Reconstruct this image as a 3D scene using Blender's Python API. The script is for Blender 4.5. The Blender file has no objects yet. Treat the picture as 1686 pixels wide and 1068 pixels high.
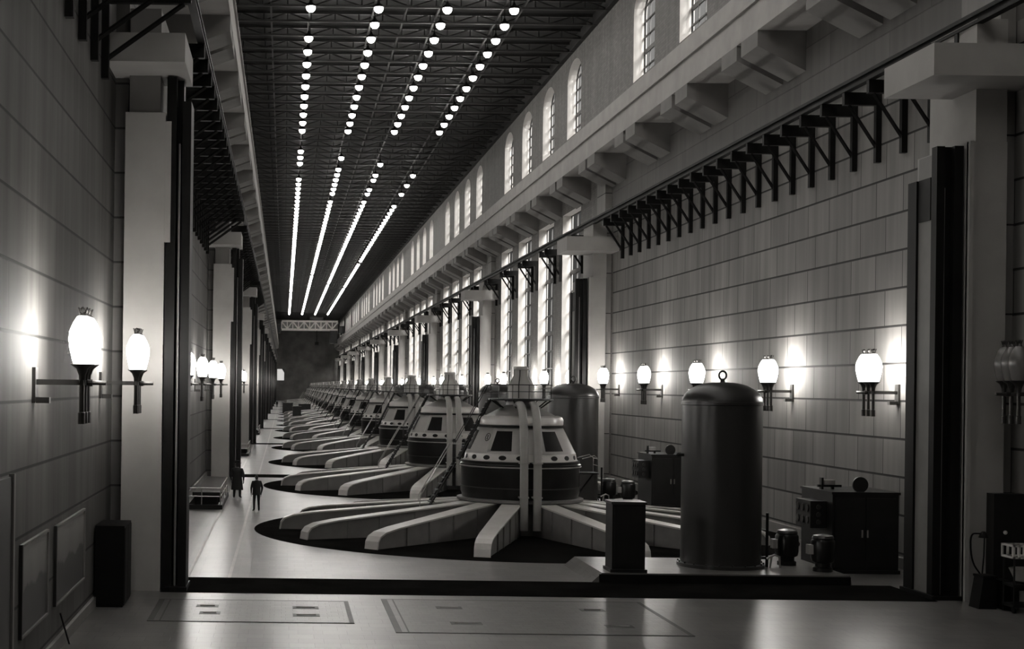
import bpy, bmesh, math, random
from mathutils import Vector, Matrix
random.seed(7)
PI = math.pi
C = bpy.context.scene.collection
sc = bpy.context.scene

# ------------------------------------------------------------------ materials
def tone(v):
    return (v, v * .965, v * .925, 1)

def newmat(name):
    m = bpy.data.materials.new(name); m.use_nodes = True
    nt = m.node_tree
    return m, nt, nt.nodes['Principled BSDF']

def mat(name, v, rough=.6, metal=0., var=.12, scale=1.5, bump=0., spec=.5, stretch=None):
    """plain surface of one tone with a slight procedural unevenness"""
    m, nt, b = newmat(name)
    b.inputs['Roughness'].default_value = rough
    b.inputs['Metallic'].default_value = metal
    b.inputs['Specular IOR Level'].default_value = spec
    tc = nt.nodes.new('ShaderNodeTexCoord')
    mp = nt.nodes.new('ShaderNodeMapping')
    if stretch: mp.inputs['Scale'].default_value = stretch
    n = nt.nodes.new('ShaderNodeTexNoise'); n.inputs['Scale'].default_value = scale; n.inputs['Detail'].default_value = 4
    r = nt.nodes.new('ShaderNodeValToRGB')
    r.color_ramp.elements[0].position = .3; r.color_ramp.elements[1].position = .7
    r.color_ramp.elements[0].color = tone(v * (1 - var)); r.color_ramp.elements[1].color = tone(v * (1 + var))
    nt.links.new(tc.outputs['Object'], mp.inputs['Vector']); nt.links.new(mp.outputs['Vector'], n.inputs['Vector'])
    nt.links.new(n.outputs['Fac'], r.inputs['Fac']); nt.links.new(r.outputs['Color'], b.inputs['Base Color'])
    if bump:
        bp = nt.nodes.new('ShaderNodeBump'); bp.inputs['Strength'].default_value = bump; bp.inputs['Distance'].default_value = .02
        nt.links.new(n.outputs['Fac'], bp.inputs['Height']); nt.links.new(bp.outputs['Normal'], b.inputs['Normal'])
    return m

def block_mat(name, v, joint, bw, rh, off, axes='YZ', mortar=.03, rough=.75, streak=.25, spec=.3, shift=0., course=0.):
    """stone slabs / tiles laid in courses, with vertical run-down streaks"""
    m, nt, b = newmat(name)
    b.inputs['Roughness'].default_value = rough
    b.inputs['Specular IOR Level'].default_value = spec
    tc = nt.nodes.new('ShaderNodeTexCoord')
    sp = nt.nodes.new('ShaderNodeSeparateXYZ'); nt.links.new(tc.outputs['Object'], sp.inputs[0])
    cb = nt.nodes.new('ShaderNodeCombineXYZ')
    a0 = nt.nodes.new('ShaderNodeMath'); a0.operation = 'ADD'; a0.inputs[1].default_value = 200 + shift
    a1 = nt.nodes.new('ShaderNodeMath'); a1.operation = 'ADD'; a1.inputs[1].default_value = 100 * rh - off
    nt.links.new(sp.outputs[axes[0]], a0.inputs[0]); nt.links.new(sp.outputs[axes[1]], a1.inputs[0])
    nt.links.new(a0.outputs[0], cb.inputs[0]); nt.links.new(a1.outputs[0], cb.inputs[1])
    br = nt.nodes.new('ShaderNodeTexBrick')
    br.inputs['Scale'].default_value = 1; br.inputs['Mortar Size'].default_value = mortar; br.inputs['Mortar Smooth'].default_value = .2
    br.inputs['Brick Width'].default_value = bw; br.inputs['Row Height'].default_value = rh
    br.offset = .37; br.offset_frequency = 2
    br.inputs['Color1'].default_value = tone(v * 1.12); br.inputs['Color2'].default_value = tone(v * .86)
    br.inputs['Mortar'].default_value = tone(joint)
    nt.links.new(cb.outputs[0], br.inputs['Vector'])
    n = nt.nodes.new('ShaderNodeTexNoise'); n.inputs['Scale'].default_value = 1; n.inputs['Detail'].default_value = 5
    mp = nt.nodes.new('ShaderNodeMapping'); mp.inputs['Scale'].default_value = (1.6, 1.6, .12) if 'Z' in axes else (.5, .5, .5)
    nt.links.new(tc.outputs['Object'], mp.inputs['Vector']); nt.links.new(mp.outputs['Vector'], n.inputs['Vector'])
    r = nt.nodes.new('ShaderNodeValToRGB')
    r.color_ramp.elements[0].position = .32; r.color_ramp.elements[1].position = .68
    k0 = 1 - streak
    r.color_ramp.elements[0].color = (k0, k0, k0, 1); r.color_ramp.elements[1].color = (1, 1, 1, 1)
    nt.links.new(n.outputs['Fac'], r.inputs['Fac'])
    mx = nt.nodes.new('ShaderNodeMix'); mx.data_type = 'RGBA'; mx.blend_type = 'MULTIPLY'; mx.inputs['Factor'].default_value = 1
    src = br.outputs['Color']
    if course:
        dv = nt.nodes.new('ShaderNodeMath'); dv.operation = 'DIVIDE'; dv.inputs[1].default_value = rh
        fr = nt.nodes.new('ShaderNodeMath'); fr.operation = 'FRACT'
        lt = nt.nodes.new('ShaderNodeMath'); lt.operation = 'LESS_THAN'; lt.inputs[1].default_value = course / rh
        nt.links.new(a1.outputs[0], dv.inputs[0]); nt.links.new(dv.outputs[0], fr.inputs[0]); nt.links.new(fr.outputs[0], lt.inputs[0])
        m0 = nt.nodes.new('ShaderNodeMix'); m0.data_type = 'RGBA'; m0.inputs['B'].default_value = tone(.02)
        nt.links.new(lt.outputs[0], m0.inputs['Factor']); nt.links.new(src, m0.inputs['A']); src = m0.outputs['Result']
    nt.links.new(src, mx.inputs['A']); nt.links.new(r.outputs['Color'], mx.inputs['B'])
    nt.links.new(mx.outputs['Result'], b.inputs['Base Color'])
    bp = nt.nodes.new('ShaderNodeBump'); bp.inputs['Strength'].default_value = .35; bp.inputs['Distance'].default_value = .02; bp.invert = True
    nt.links.new(br.outputs['Fac'], bp.inputs['Height']); nt.links.new(bp.outputs['Normal'], b.inputs['Normal'])
    return m

def emit(name, strength, v=(1, .97, .92)):
    m, nt, b = newmat(name)
    b.inputs['Base Color'].default_value = (.8, .78, .75, 1)
    b.inputs['Roughness'].default_value = .4
    b.inputs['Emission Color'].default_value = (*v, 1)
    b.inputs['Emission Strength'].default_value = strength
    return m

def pane_mat(name, e, clear):
    m = bpy.data.materials.new(name); m.use_nodes = True
    nt = m.node_tree; nt.nodes.remove(nt.nodes['Principled BSDF'])
    out = nt.nodes['Material Output']
    em = nt.nodes.new('ShaderNodeEmission'); em.inputs['Color'].default_value = (1, .98, .94, 1); em.inputs['Strength'].default_value = e
    tr = nt.nodes.new('ShaderNodeBsdfTransparent')
    mx = nt.nodes.new('ShaderNodeMixShader'); mx.inputs[0].default_value = clear
    nt.links.new(em.outputs[0], mx.inputs[1]); nt.links.new(tr.outputs[0], mx.inputs[2])
    nt.links.new(mx.outputs[0], out.inputs['Surface'])
    return m

M = dict(
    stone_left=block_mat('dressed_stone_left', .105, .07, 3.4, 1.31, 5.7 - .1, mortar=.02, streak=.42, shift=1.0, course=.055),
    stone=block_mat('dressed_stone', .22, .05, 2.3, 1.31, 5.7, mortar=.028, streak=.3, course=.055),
    stone_face=block_mat('dressed_stone_face', .22, .17, 9.6, 2.62, 5.7, axes='XZ', mortar=.02, course=.05),
    brick=block_mat('grey_brickwork', .20, .15, .45, .16, 0, mortar=.012, streak=.25),
    concrete=mat('pale_concrete', .34, .8, var=.10, scale=.8, bump=.1),
    concrete_dark=mat('weathered_concrete', .17, .8, var=.15, scale=.9, bump=.1, stretch=(1, 1, .25)),
    corbel=mat('corbel_concrete', .17, .8, var=.12, scale=.9, bump=.1),  # band concrete darkened, so the underside shade sits in the colour
    pier=mat('plastered_pier', .31, .75, var=.09, scale=.7),
    beam=block_mat('concrete_beam', .15, .09, 9., 1.31, 5.7, mortar=.03, streak=.2),
    reveal=mat('white_painted_reveal', .82, .7, var=.05),
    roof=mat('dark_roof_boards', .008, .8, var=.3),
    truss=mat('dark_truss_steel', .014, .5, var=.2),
    floor=block_mat('polished_tile_floor', .155, .11, .6, .6, 0, axes='XY', mortar=.012, rough=.29, streak=.3, spec=.45),
    steel_floor=mat('dark_floor_steel', .009, .8, var=.3, scale=.6, spec=.0),
    stripe=mat('pale_floor_line', .4, .4),
    hatch=block_mat('hatch_tiles', .12, .09, .3, .3, 0, axes='XY', mortar=.012, rough=.32, streak=.15),
    hatch_rim=mat('hatch_rim_steel', .035, .5, var=.3, scale=3), hatch_pad=mat('hatch_recess_plate', .03, .5, var=.3),
    black=mat('black_paint', .006, .5, var=.3, spec=.12),
    dark=mat('dark_enamel', .009, .42, var=.3, spec=.3),
    dark_gloss=mat('black_gloss_enamel', .008, .3, var=.3, spec=.3),
    tank=mat('tank_paint', .024, .33, var=.12, scale=.7, stretch=(1, 1, .2)),
    grey=mat('grey_machine_paint', .30, .38, var=.06),
    grey_light=mat('light_machine_paint', .42, .3, var=.06),
    arm=mat('shaded_arm_paint', .125, .45, var=.12, scale=2),  # arm paint darkened to carry the shade on the sides
    arm_top=mat('lit_arm_paint', .46, .3, var=.08),  # same arm paint made paler for the light on the tops
    duct=mat('duct_paint', .25, .42, var=.08),
    column=mat('column_paint', .007, .5, var=.3, spec=.15),
    column_panel=mat('column_panel_paint', .17, .5, var=.1),
    iron=mat('bracket_iron', .008, .6, var=.3, spec=.12),
    bronze=mat('dark_bronze', .05, .35, metal=.6),
    steel=mat('worn_steel', .35, .35, metal=.7),
    suit=mat('dark_wool', .008, .9), skin=mat('skin', .16, .6), hair=mat('dark_hair', .006, .6), shoe=mat('black_leather', .006, .35),
    globe=emit('lit_globe_glass', 44.), bulb=emit('lit_bulb_glass', 35.),
    globe_off=mat('unlit_globe_glass', .16, .25),
    shade_in=mat('white_enamel_reflector', .6, .4),
    pane=pane_mat('upper_window_glass', .55, .72), pane_low=pane_mat('lower_window_glass', .03, .72),
    lit_patch=pane_mat('end_wall_light_patch', .6, .2),
    muntin=mat('window_iron', .03, .5),
    crane=mat('crane_paint', .75, .5),
    white=mat('white_enamel', .6, .35),
    end=mat('end_wall_plaster', .10, .8, var=.3, scale=.3),
    frame=mat('dark_picture_frame', .015, .5),
)

def landscape(name, horizon, seed):
    """a printed landscape: pale sky over dark, uneven hills"""
    m, nt, b = newmat(name)
    b.inputs['Roughness'].default_value = .5
    tc = nt.nodes.new('ShaderNodeTexCoord')
    sp = nt.nodes.new('ShaderNodeSeparateXYZ'); nt.links.new(tc.outputs['Generated'], sp.inputs[0])
    n = nt.nodes.new('ShaderNodeTexNoise'); n.inputs['Scale'].default_value = 5; n.inputs['Detail'].default_value = 6
    mp = nt.nodes.new('ShaderNodeMapping'); mp.inputs['Location'].default_value = (seed, seed, 0); mp.inputs['Scale'].default_value = (1, 1, .35)
    nt.links.new(tc.outputs['Generated'], mp.inputs['Vector']); nt.links.new(mp.outputs['Vector'], n.inputs['Vector'])
    a = nt.nodes.new('ShaderNodeMath'); a.operation = 'MULTIPLY_ADD'; a.inputs[1].default_value = .35; a.inputs[2].default_value = -.175
    nt.links.new(n.outputs['Fac'], a.inputs[0])
    s = nt.nodes.new('ShaderNodeMath'); s.operation = 'ADD'
    nt.links.new(a.outputs[0], s.inputs[0]); nt.links.new(sp.outputs['Z'], s.inputs[1])
    r = nt.nodes.new('ShaderNodeValToRGB')
    e = r.color_ramp.elements
    e[0].position = .05; e[0].color = tone(.012)
    e[1].position = horizon; e[1].color = tone(.025)
    q = e.new(horizon + .05); q.color = tone(.13)
    q = e.new(.95); q.color = tone(.24)
    nt.links.new(s.outputs[0], r.inputs['Fac']); nt.links.new(r.outputs['Color'], b.inputs['Base Color'])
    return m

# ------------------------------------------------------------------ mesh builder
class MB:
    def __init__(s): s.v = []; s.f = []; s.m = []
    def face(s, pts, m):
        b = len(s.v); s.v += [tuple(p) for p in pts]; s.f.append(tuple(range(b, b + len(pts)))); s.m.append(m); return s
    def box(s, x0, x1, y0, y1, z0, z1, m):
        b = len(s.v)
        s.v += [(x0, y0, z0), (x1, y0, z0), (x1, y1, z0), (x0, y1, z0), (x0, y0, z1), (x1, y0, z1), (x1, y1, z1), (x0, y1, z1)]
        for q in ((0, 3, 2, 1), (4, 5, 6, 7), (0, 1, 5, 4), (1, 2, 6, 5), (2, 3, 7, 6), (3, 0, 4, 7)):
            s.f.append(tuple(b + i for i in q)); s.m.append(m)
        return s
    def hexa(s, bot, top, m):
        b = len(s.v); s.v += [tuple(p) for p in bot] + [tuple(p) for p in top]
        for q in ((0, 3, 2, 1), (4, 5, 6, 7), (0, 1, 5, 4), (1, 2, 6, 5), (2, 3, 7, 6), (3, 0, 4, 7)):
            s.f.append(tuple(b + i for i in q)); s.m.append(m)
        return s
    def prism(s, poly, a0, a1, axis, m):
        """extrude a 2-D polygon; axis is the extrusion axis, polygon given in the other two (in xyz order)"""
        def P(p, a):
            return (a, p[0], p[1]) if axis == 'x' else (p[0], a, p[1]) if axis == 'y' else (p[0], p[1], a)
        b = len(s.v); n = len(poly)
        s.v += [P(p, a0) for p in poly] + [P(p, a1) for p in poly]
        s.f.append(tuple(b + i for i in range(n))); s.m.append(m)
        s.f.append(tuple(b + n + i for i in reversed(range(n)))); s.m.append(m)
        for i in range(n):
            j = (i + 1) % n
            s.f.append((b + i, b + n + i, b + n + j, b + j)); s.m.append(m)
        return s
    def lathe(s, prof, n, m, c=(0, 0, 0), a0=0.):
        b = len(s.v); k = len(prof)
        for i in range(n):
            a = a0 + 2 * PI * i / n
            for r, z in prof: s.v.append((c[0] + r * math.cos(a), c[1] + r * math.sin(a), c[2] + z))
        for i in range(n):
            j = (i + 1) % n
            for q in range(k - 1):
                s.f.append((b + i * k + q, b + j * k + q, b + j * k + q + 1, b + i * k + q + 1)); s.m.append(m)
        if prof[0][0] > 1e-4: s.f.append(tuple(b + i * k for i in reversed(range(n)))); s.m.append(m)
        if prof[-1][0] > 1e-4: s.f.append(tuple(b + i * k + k - 1 for i in range(n))); s.m.append(m)
        return s
    def tube(s, pts, r, m, n=8, flat=1.):
        pts = [Vector(p) for p in pts]; b = len(s.v); up = None
        for i, p in enumerate(pts):
            t = (pts[min(i + 1, len(pts) - 1)] - pts[max(i - 1, 0)]).normalized()
            if up is None: up = Vector((0, 0, 1)) if abs(t.z) < .9 else Vector((1, 0, 0))
            u = t.cross(up)
            if u.length < 1e-4: u = t.cross(Vector((0, 1, 0)))
            u.normalize(); w = u.cross(t).normalized(); up = w
            for q in range(n):
                a = 2 * PI * q / n
                s.v.append(tuple(p + u * r * math.cos(a) + w * r * flat * math.sin(a)))
        for i in range(len(pts) - 1):
            for q in range(n):
                s.f.append((b + i * n + q, b + i * n + (q + 1) % n, b + (i + 1) * n + (q + 1) % n, b + (i + 1) * n + q)); s.m.append(m)
        s.f.append(tuple(b + q for q in reversed(range(n)))); s.m.append(m)
        s.f.append(tuple(b + (len(pts) - 1) * n + q for q in range(n))); s.m.append(m)
        return s
    def bar(s, p, q, w, m): return s.tube([p, q], w, m, 4)
    def ball(s, c, r, m, n=12, k=7, zs=1.):
        return s.lathe([(max(r * math.sin(PI * i / k), 0 if i in (0, k) else 0), -r * zs * math.cos(PI * i / k)) for i in range(k + 1)], n, m, c)
    def add(s, o, mx=None):
        b = len(s.v)
        s.v += [tuple(mx @ Vector(p)) for p in o.v] if mx else o.v
        s.f += [tuple(b + i for i in f) for f in o.f]; s.m += o.m
        return s
    def rot(s, a, loc=(0, 0, 0)):
        n = MB(); return n.add(s, Matrix.Translation(loc) @ Matrix.Rotation(a, 4, 'Z'))
    def mesh(s, name, smooth=38):
        me = bpy.data.meshes.new(name)
        me.from_pydata(s.v, [], s.f)
        names = []
        for m in s.m:
            if m not in names: names.append(m)
        for m in names: me.materials.append(M[m])
        me.polygons.foreach_set('material_index', [names.index(m) for m in s.m])
        bm = bmesh.new(); bm.from_mesh(me)
        bmesh.ops.remove_doubles(bm, verts=bm.verts, dist=1e-5)
        bmesh.ops.recalc_face_normals(bm, faces=bm.faces)
        bm.to_mesh(me); bm.free()
        if smooth:
            me.polygons.foreach_set('use_smooth', [True] * len(me.polygons))
            me.set_sharp_from_angle(angle=math.radians(smooth))
        return me

def link(name, me, parent=None, loc=None, rz=0.):
    o = bpy.data.objects.new(name, me); C.objects.link(o)
    if parent: o.parent = parent
    if loc is not None: o.location = loc
    if rz: o.rotation_euler = (0, 0, rz)
    return o

def tag(o, label, cat, group=None):
    o['label'] = label; o['category'] = cat
    if group: o['group'] = group
    return o

def struct(name, b, label=None, smooth=30, loc=None):
    me = b.mesh(name, smooth) if isinstance(b, MB) else b
    o = link(name, me, loc=loc); o['kind'] = 'structure'
    if label: o['label'] = label
    return o

class Kind:
    """one kind of thing: parts [(name, MB or mesh, label, [subparts])], copied with shared mesh data"""
    def __init__(s, name): s.name = name; s.parts = []; s.whole = None
    def part(s, name, b, label=None, sub=()):
        s.parts.append([name, b, label, list(sub)]); return s
    def place(s, loc, label, cat, group, rz=0., parts=True):
        if not parts:
            if s.whole is None:
                w = MB()
                for p in s.parts:
                    w.add(p[1])
                    for q in p[3]: w.add(q[1])
                s.whole = w.mesh(s.name + '_whole')
            return tag(link(s.name, s.whole, None, loc, rz), label, cat, group)
        root = tag(link(s.name, None, None, loc, rz), label, cat, group)
        for p in s.parts:
            if len(p) == 4: p.append(p[1].mesh(p[0]))
            o = link(p[0], p[4], root)
            if p[2]: o['label'] = p[2]
            for q in p[3]:
                if len(q) == 2: q.append(q[1].mesh(q[0]))
                link(q[0], q[2], o)
        return root

ONES = 'zeroth first second third fourth fifth sixth seventh eighth ninth tenth eleventh twelfth thirteenth fourteenth fifteenth sixteenth seventeenth eighteenth nineteenth'.split()
TENS = {2: 'twenty', 3: 'thirty', 4: 'forty', 5: 'fifty', 6: 'sixty', 7: 'seventy', 8: 'eighty', 9: 'ninety'}
def nth(n):
    if n < 20: return ONES[n]
    t, o = divmod(n, 10)
    if o: return TENS[t] + '-' + ONES[o]
    return TENS[t][:-1] + 'ieth'

# ------------------------------------------------------------------ layout numbers (metres; the hall runs along +Y)
XL, XR = -5.06, 21.3
YN, YE = -12., 572.
ZC = 31.8
BAY, Y1 = 53., 42.5
NB = 10
BAND_R, BAND_L = 19.3, -2.35
RAIL_R, RAIL_L = 20.05, -2.75
LAMP0, LP = 93.3, 10.6
UNIT, G0, XG = 26.5, 61.5, 9.92
TZ, TX0 = 47.9, 14.3

# ------------------------------------------------------------------ the shell
struct('floor', MB().box(XL - .3, XR + .3, YN, YE, -.3, 0, 'floor'))
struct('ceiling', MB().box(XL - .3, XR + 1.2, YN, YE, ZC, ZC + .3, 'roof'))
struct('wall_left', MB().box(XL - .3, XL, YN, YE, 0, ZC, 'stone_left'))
struct('wall_near', MB().box(XL - .3, XR + 1.2, YN - .3, YN, 0, ZC, 'concrete_dark'))
e = MB(); e.box(XL - .3, XR + 1.2, YE, YE + .3, 0, ZC, 'end')
e.box(XL, XR, YE - .5, YE, 13.2, 14.4, 'end')
struct('wall_end', e)
struct('baseboard_right', MB().box(XR - .2, XR, YN, YE, 0, .38, 'concrete_dark'))
struct('baseboard_left', MB().box(XL, XL + .09, YN, YE, 0, .28, 'concrete_dark'))

ZS = 20.85      # under the gallery band
LOW_Z = (6.2, 19.3); UP_Z = (24.9, 29.1, 30.5)
LW, UW, DEP = 6.9, 5.2, .8

def win_centres(bay):
    y = Y1 + bay * BAY
    return [y + 13.7 + LP * j for j in range(4)]

def rect_hole_wall(b, y0, y1, z0, z1, holes, m):
    """holes: (ya, yb, za, zb) in order along y"""
    y = y0
    def q(a, c, d, f):
        b.face([(XR, a, d), (XR, a, f), (XR, c, f), (XR, c, d)], m)
    for ya, yb, za, zb in holes:
        q(y, ya, z0, z1)
        if za > z0: q(ya, yb, z0, za)
        if z1 > zb: q(ya, yb, zb, z1)
        x2 = XR + DEP
        b.face([(XR, ya, za), (x2, ya, za), (x2, ya, zb), (XR, ya, zb)], 'reveal')
        b.face([(XR, yb, za), (XR, yb, zb), (x2, yb, zb), (x2, yb, za)], 'reveal')
        b.face([(XR, ya, za), (XR, yb, za), (x2, yb, za), (x2, ya, za)], 'concrete')
        b.face([(XR, ya, zb), (x2, ya, zb), (x2, yb, zb), (XR, yb, zb)], 'reveal')
        y = yb
    q(y, y1, z0, z1)

def arch_pts(c, n=12):
    za, zs, zt = UP_Z
    return [(c - UW / 2 * math.cos(PI * i / n), zs + (zt - zs) * math.sin(PI * i / n)) for i in range(n + 1)]

def arch_hole_wall(b, y0, y1, z0, z1, centres, m):
    y = y0
    def q(a, c, d, f): b.face([(XR, a, d), (XR, a, f), (XR, c, f), (XR, c, d)], m)
    x2 = XR + DEP; za = UP_Z[0]
    for c in centres:
        ya, yb = c - UW / 2, c + UW / 2
        q(y, ya, z0, z1); q(ya, yb, z0, za)
        P = arch_pts(c)
        for (pa, qa), (pb, qb) in zip(P, P[1:]):
            b.face([(XR, pa, qa), (XR, pa, z1), (XR, pb, z1), (XR, pb, qb)], m)
            b.face([(XR, pa, qa), (XR, pb, qb), (x2, pb, qb), (x2, pa, qa)], 'reveal')
        b.face([(XR, ya, za), (x2, ya, za), (x2, ya, UP_Z[1]), (XR, ya, UP_Z[1])], 'reveal')
        b.face([(XR, yb, za), (XR, yb, UP_Z[1]), (x2, yb, UP_Z[1]), (x2, yb, za)], 'reveal')
        b.face([(XR, ya, za), (XR, yb, za), (x2, yb, za), (x2, ya, za)], 'concrete')
        y = yb
    q(y, y1, z0, z1)

w = MB()
rect_hole_wall(w, YN, Y1 + BAY, 0, 16.9, [], 'stone')
rect_hole_wall(w, YN, Y1 + BAY, 16.9, 23, [], 'beam')
for k in range(1, NB):
    y = Y1 + k * BAY
    rect_hole_wall(w, y, y + BAY, 0, 23, [(c - LW / 2 + .4, c + LW / 2 + .4, *LOW_Z) for c in win_centres(k)], 'brick')
struct('wall_right', w, smooth=0)
w = MB()
rect_hole_wall(w, YN, Y1, 23, ZC, [], 'brick')
for k in range(0, NB):
    y = Y1 + k * BAY
    arch_hole_wall(w, y, y + BAY, 23, ZC, win_centres(k), 'brick')
struct('wall_right_upper', w, smooth=0)

# windows: frame + pane, meshes shared
def low_frame():
    b = MB(); z0, z1 = LOW_Z; x = XR + DEP - .1; h = LW / 2
    for y in (-h + .06, -h / 3, h / 3, h - .06): b.box(x - .05, x + .05, y - .06, y + .06, z0, z1, 'muntin')
    n = 9
    for i in range(n + 1):
        z = z0 + (z1 - z0) * i / n
        t = .16 if i in (3, 6) else .05
        b.box(x - .05, x + .05, -h, h, z - t, z + t, 'muntin')
    return b.mesh('lower_window_frame', 0)
def low_pane():
    z0, z1 = LOW_Z; x = XR + DEP - .06
    return MB().face([(x, -LW / 2, z0), (x, -LW / 2, z1), (x, LW / 2, z1), (x, LW / 2, z0)], 'pane_low').mesh('lower_window_pane', 0)
def up_frame():
    b = MB(); za, zs, zt = UP_Z; x = XR + DEP - .1; h = UW / 2
    P = [(x, p, q) for p, q in arch_pts(0)]
    b.tube([(x, -h, za)] + P + [(x, h, za)], .07, 'muntin', 4)
    for y in (-h / 2, 0, h / 2):
        zz = zs + (zt - zs) * math.sqrt(1 - (y / h) ** 2)
        b.box(x - .04, x + .04, y - .05, y + .05, za, zz, 'muntin')
    for i in range(6):
        z = za + (zs + .5 - za) * i / 5; t = .13 if i == 2 else .045
        b.box(x - .05, x + .05, -h + .03, h - .03, z - t, z + t, 'muntin')
    return b.mesh('arched_window_frame', 0)
def up_pane():
    x = XR + DEP - .06; h = UW / 2
    return MB().face([(x, h, UP_Z[0]), (x, -h, UP_Z[0])] + [(x, p, q) for p, q in arch_pts(0)], 'pane').mesh('arched_window_pane', 0)
wi = 0
lf, lp, uf, up_ = low_frame(), low_pane(), up_frame(), up_pane()
for k in range(NB):
    for j, c in enumerate(win_centres(k)):
        for fr, pn, kind, on in ((uf, up_, 'arched upper', True), (lf, lp, 'tall lower', k > 0)):
            if not on: continue
            wi += 1
            o = link('window_%d' % wi, fr, None, (0, c + (.4 if fr is lf else 0), 0)); o['kind'] = 'structure'
            o['label'] = '%s window of the right wall, %s of bay %s from the near end' % (kind, nth(j + 1), nth(k + 1))
            p = link('pane', pn, o)

# glowing panel standing in for a lit patch of the far end wall
b = MB()
b.box(-2.9, -.0, YE - .16, YE - .06, 7.8, 12.4, 'muntin')
o = struct('window_%d' % (wi + 1), b, 'glowing panel standing in for a lit patch of the far end wall')
link('pane', MB().face([(-2.8, YE - .2, 7.9), (-.1, YE - .2, 7.9), (-.1, YE - .2, 10.9), (-.9, YE - .2, 12.3), (-2.8, YE - .2, 12.3)], 'lit_patch').mesh('pane', 0), o)

# gallery bands, ledges
b = MB()
b.box(BAND_R, XR, YN, YE, 20.85, 22.05, 'concrete'); b.box(BAND_R - .12, XR, YN, YE, 22.05, 22.2, 'concrete')
b.box(BAND_R + .5, XR, YN, YE, 22.2, 23.5, 'concrete')
struct('trim_1', b, 'pale gallery band along the right wall')
b = MB()
b.box(XL, BAND_L, YN, YE, 20.85, 22.05, 'concrete'); b.box(XL, BAND_L + .1, YN, YE, 22.05, 22.2, 'concrete')
b.box(XL, BAND_L - .5, YN, YE, 22.2, 23.5, 'concrete')
struct('trim_2', b, 'pale gallery band along the left wall')

# twin corbels under the gallery
def corbel(side):
    b = MB()
    for s in (-1, 1):
        y0, y1 = (s * 1.4) - 1.1, (s * 1.4) + 1.1
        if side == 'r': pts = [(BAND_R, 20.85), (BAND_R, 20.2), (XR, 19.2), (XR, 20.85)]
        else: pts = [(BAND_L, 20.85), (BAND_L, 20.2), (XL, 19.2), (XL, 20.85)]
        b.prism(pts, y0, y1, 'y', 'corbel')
    return b.mesh('corbel_' + side, 0)
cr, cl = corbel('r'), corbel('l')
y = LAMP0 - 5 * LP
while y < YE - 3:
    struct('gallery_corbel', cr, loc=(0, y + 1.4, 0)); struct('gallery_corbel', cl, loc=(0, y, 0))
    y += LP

# pillars and steel columns at every bay
def pillar_r():
    b = MB(); f = 0.
    b.box(20.85, XR, f + .5, f + 3, 0, 20.8, 'stone_face')
    b.box(19.72, 20.85, f, f + 3.4, 0, 13.3, 'pier'); b.box(19.72, 19.84, f - .12, f + .1, 0, 13.3, 'concrete')
    b.box(20.0, 20.9, f + .15, f + 3.2, 13.3, 16.9, 'pier')
    b.box(17.95, XR, f - 1.7, f + 1.7, 14.85, 15.75, 'pier')
    return b.mesh('pillar_right', 0)
def pillar_l():
    b = MB()
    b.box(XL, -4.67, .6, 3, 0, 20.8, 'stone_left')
    b.box(-4.69, -3.53, 0, 3.4, 0, 13.85, 'pier'); b.box(-3.56, -3.36, .02, 3.2, 10.1, 13.6, 'pier')
    b.box(-4.6, -3.7, .2, 3.2, 13.85, 16.9, 'concrete_dark')
    b.box(XL, -2.87, -1.7, 1.7, 14.95, 15.75, 'pier')
    return b.mesh('pillar_left', 0)
def column_r():
    b = MB()
    b.box(18.97, 19.7, .6, 1.55, 0, 13.0, 'column_panel'); b.box(18.94, 19.0, .7, 1.5, 11.1, 12.35, 'column')
    b.box(18.9, 19.7, 1.55, 2.15, 0, 12.35, 'column')
    b.box(18.93, 19.16, .25, .6, 0, 13.2, 'column'); b.box(19.16, 19.4, .4, .6, 0, 13.2, 'column'); b.box(19.4, 19.66, .15, .6, 0, 13.2, 'column')
    b.box(19.17, 19.22, .34, .42, 0, 12, 'column_panel')
    b.box(18.85, 19.75, .05, 2.3, 0, .12, 'column')
    return b.mesh('column_right', 0)
def column_l():
    b = MB()
    b.box(-3.5, -3.22, .1, 1.3, 0, 14.9, 'column'); b.box(-3.22, -3.04, .6, 1.2, 0, 14.9, 'column'); b.box(-3.04, -2.79, .1, 1.3, 0, 14.2, 'column')
    b.box(-3.16, -3.1, .3, .62, 0, 13, 'column_panel')
    b.box(-3.5, -2.75, -.05, 1.5, 0, .12, 'column')
    return b.mesh('column_left', 0)
pr, pl, kr, kl = pillar_r(), pillar_l(), column_r(), column_l()
for k in range(NB):
    y = Y1 + k * BAY
    yr = y + (0 if k == 0 else 0)
    struct('pillar_right', pr, 'pale concrete pillar of the right wall, %s from the near end' % nth(k + 1), loc=(0, yr, 0))
    struct('pillar_left', pl, 'pale concrete pillar of the left wall, %s from the near end' % nth(k + 1), loc=(0, y, 0))
    struct('column_right', kr, 'dark steel column before the right wall, %s from the near end' % nth(k + 1), loc=(0, yr, 0))
    struct('column_left', kl, 'dark steel column before the left wall, %s from the near end' % nth(k + 1), loc=(0, y, 0))
    t = MB().box(-3.5 if k == 0 else -2.8, 18.9, y - .2, y + 3.1, .0, .012 if k == 0 else .008, 'steel_floor')
    struct('trim_%d' % (k + 3), t, 'dark steel threshold strip across the floor')
struct('trim_20', MB().box(-2.99, -2.88, Y1 + 3.1, YE, 0, .005, 'stripe'), 'pale line along the aisle beside the wall')
struct('trim_21', MB().box(-1.68, -1.58, Y1 + 3.1, YE, 0, .005, 'stripe'), 'pale line along the aisle beside the pits')

# floor inlay of each generator
pit = MB().lathe([(11.1, 0), (11.1, .006), (0, .006)], 96, 'steel_floor').mesh('pit_floor')
NG = 19
for k in range(NG):
    struct('pit_floor', pit, 'dark round floor plate under a generator', loc=(XG, G0 + k * UNIT, 0))

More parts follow.
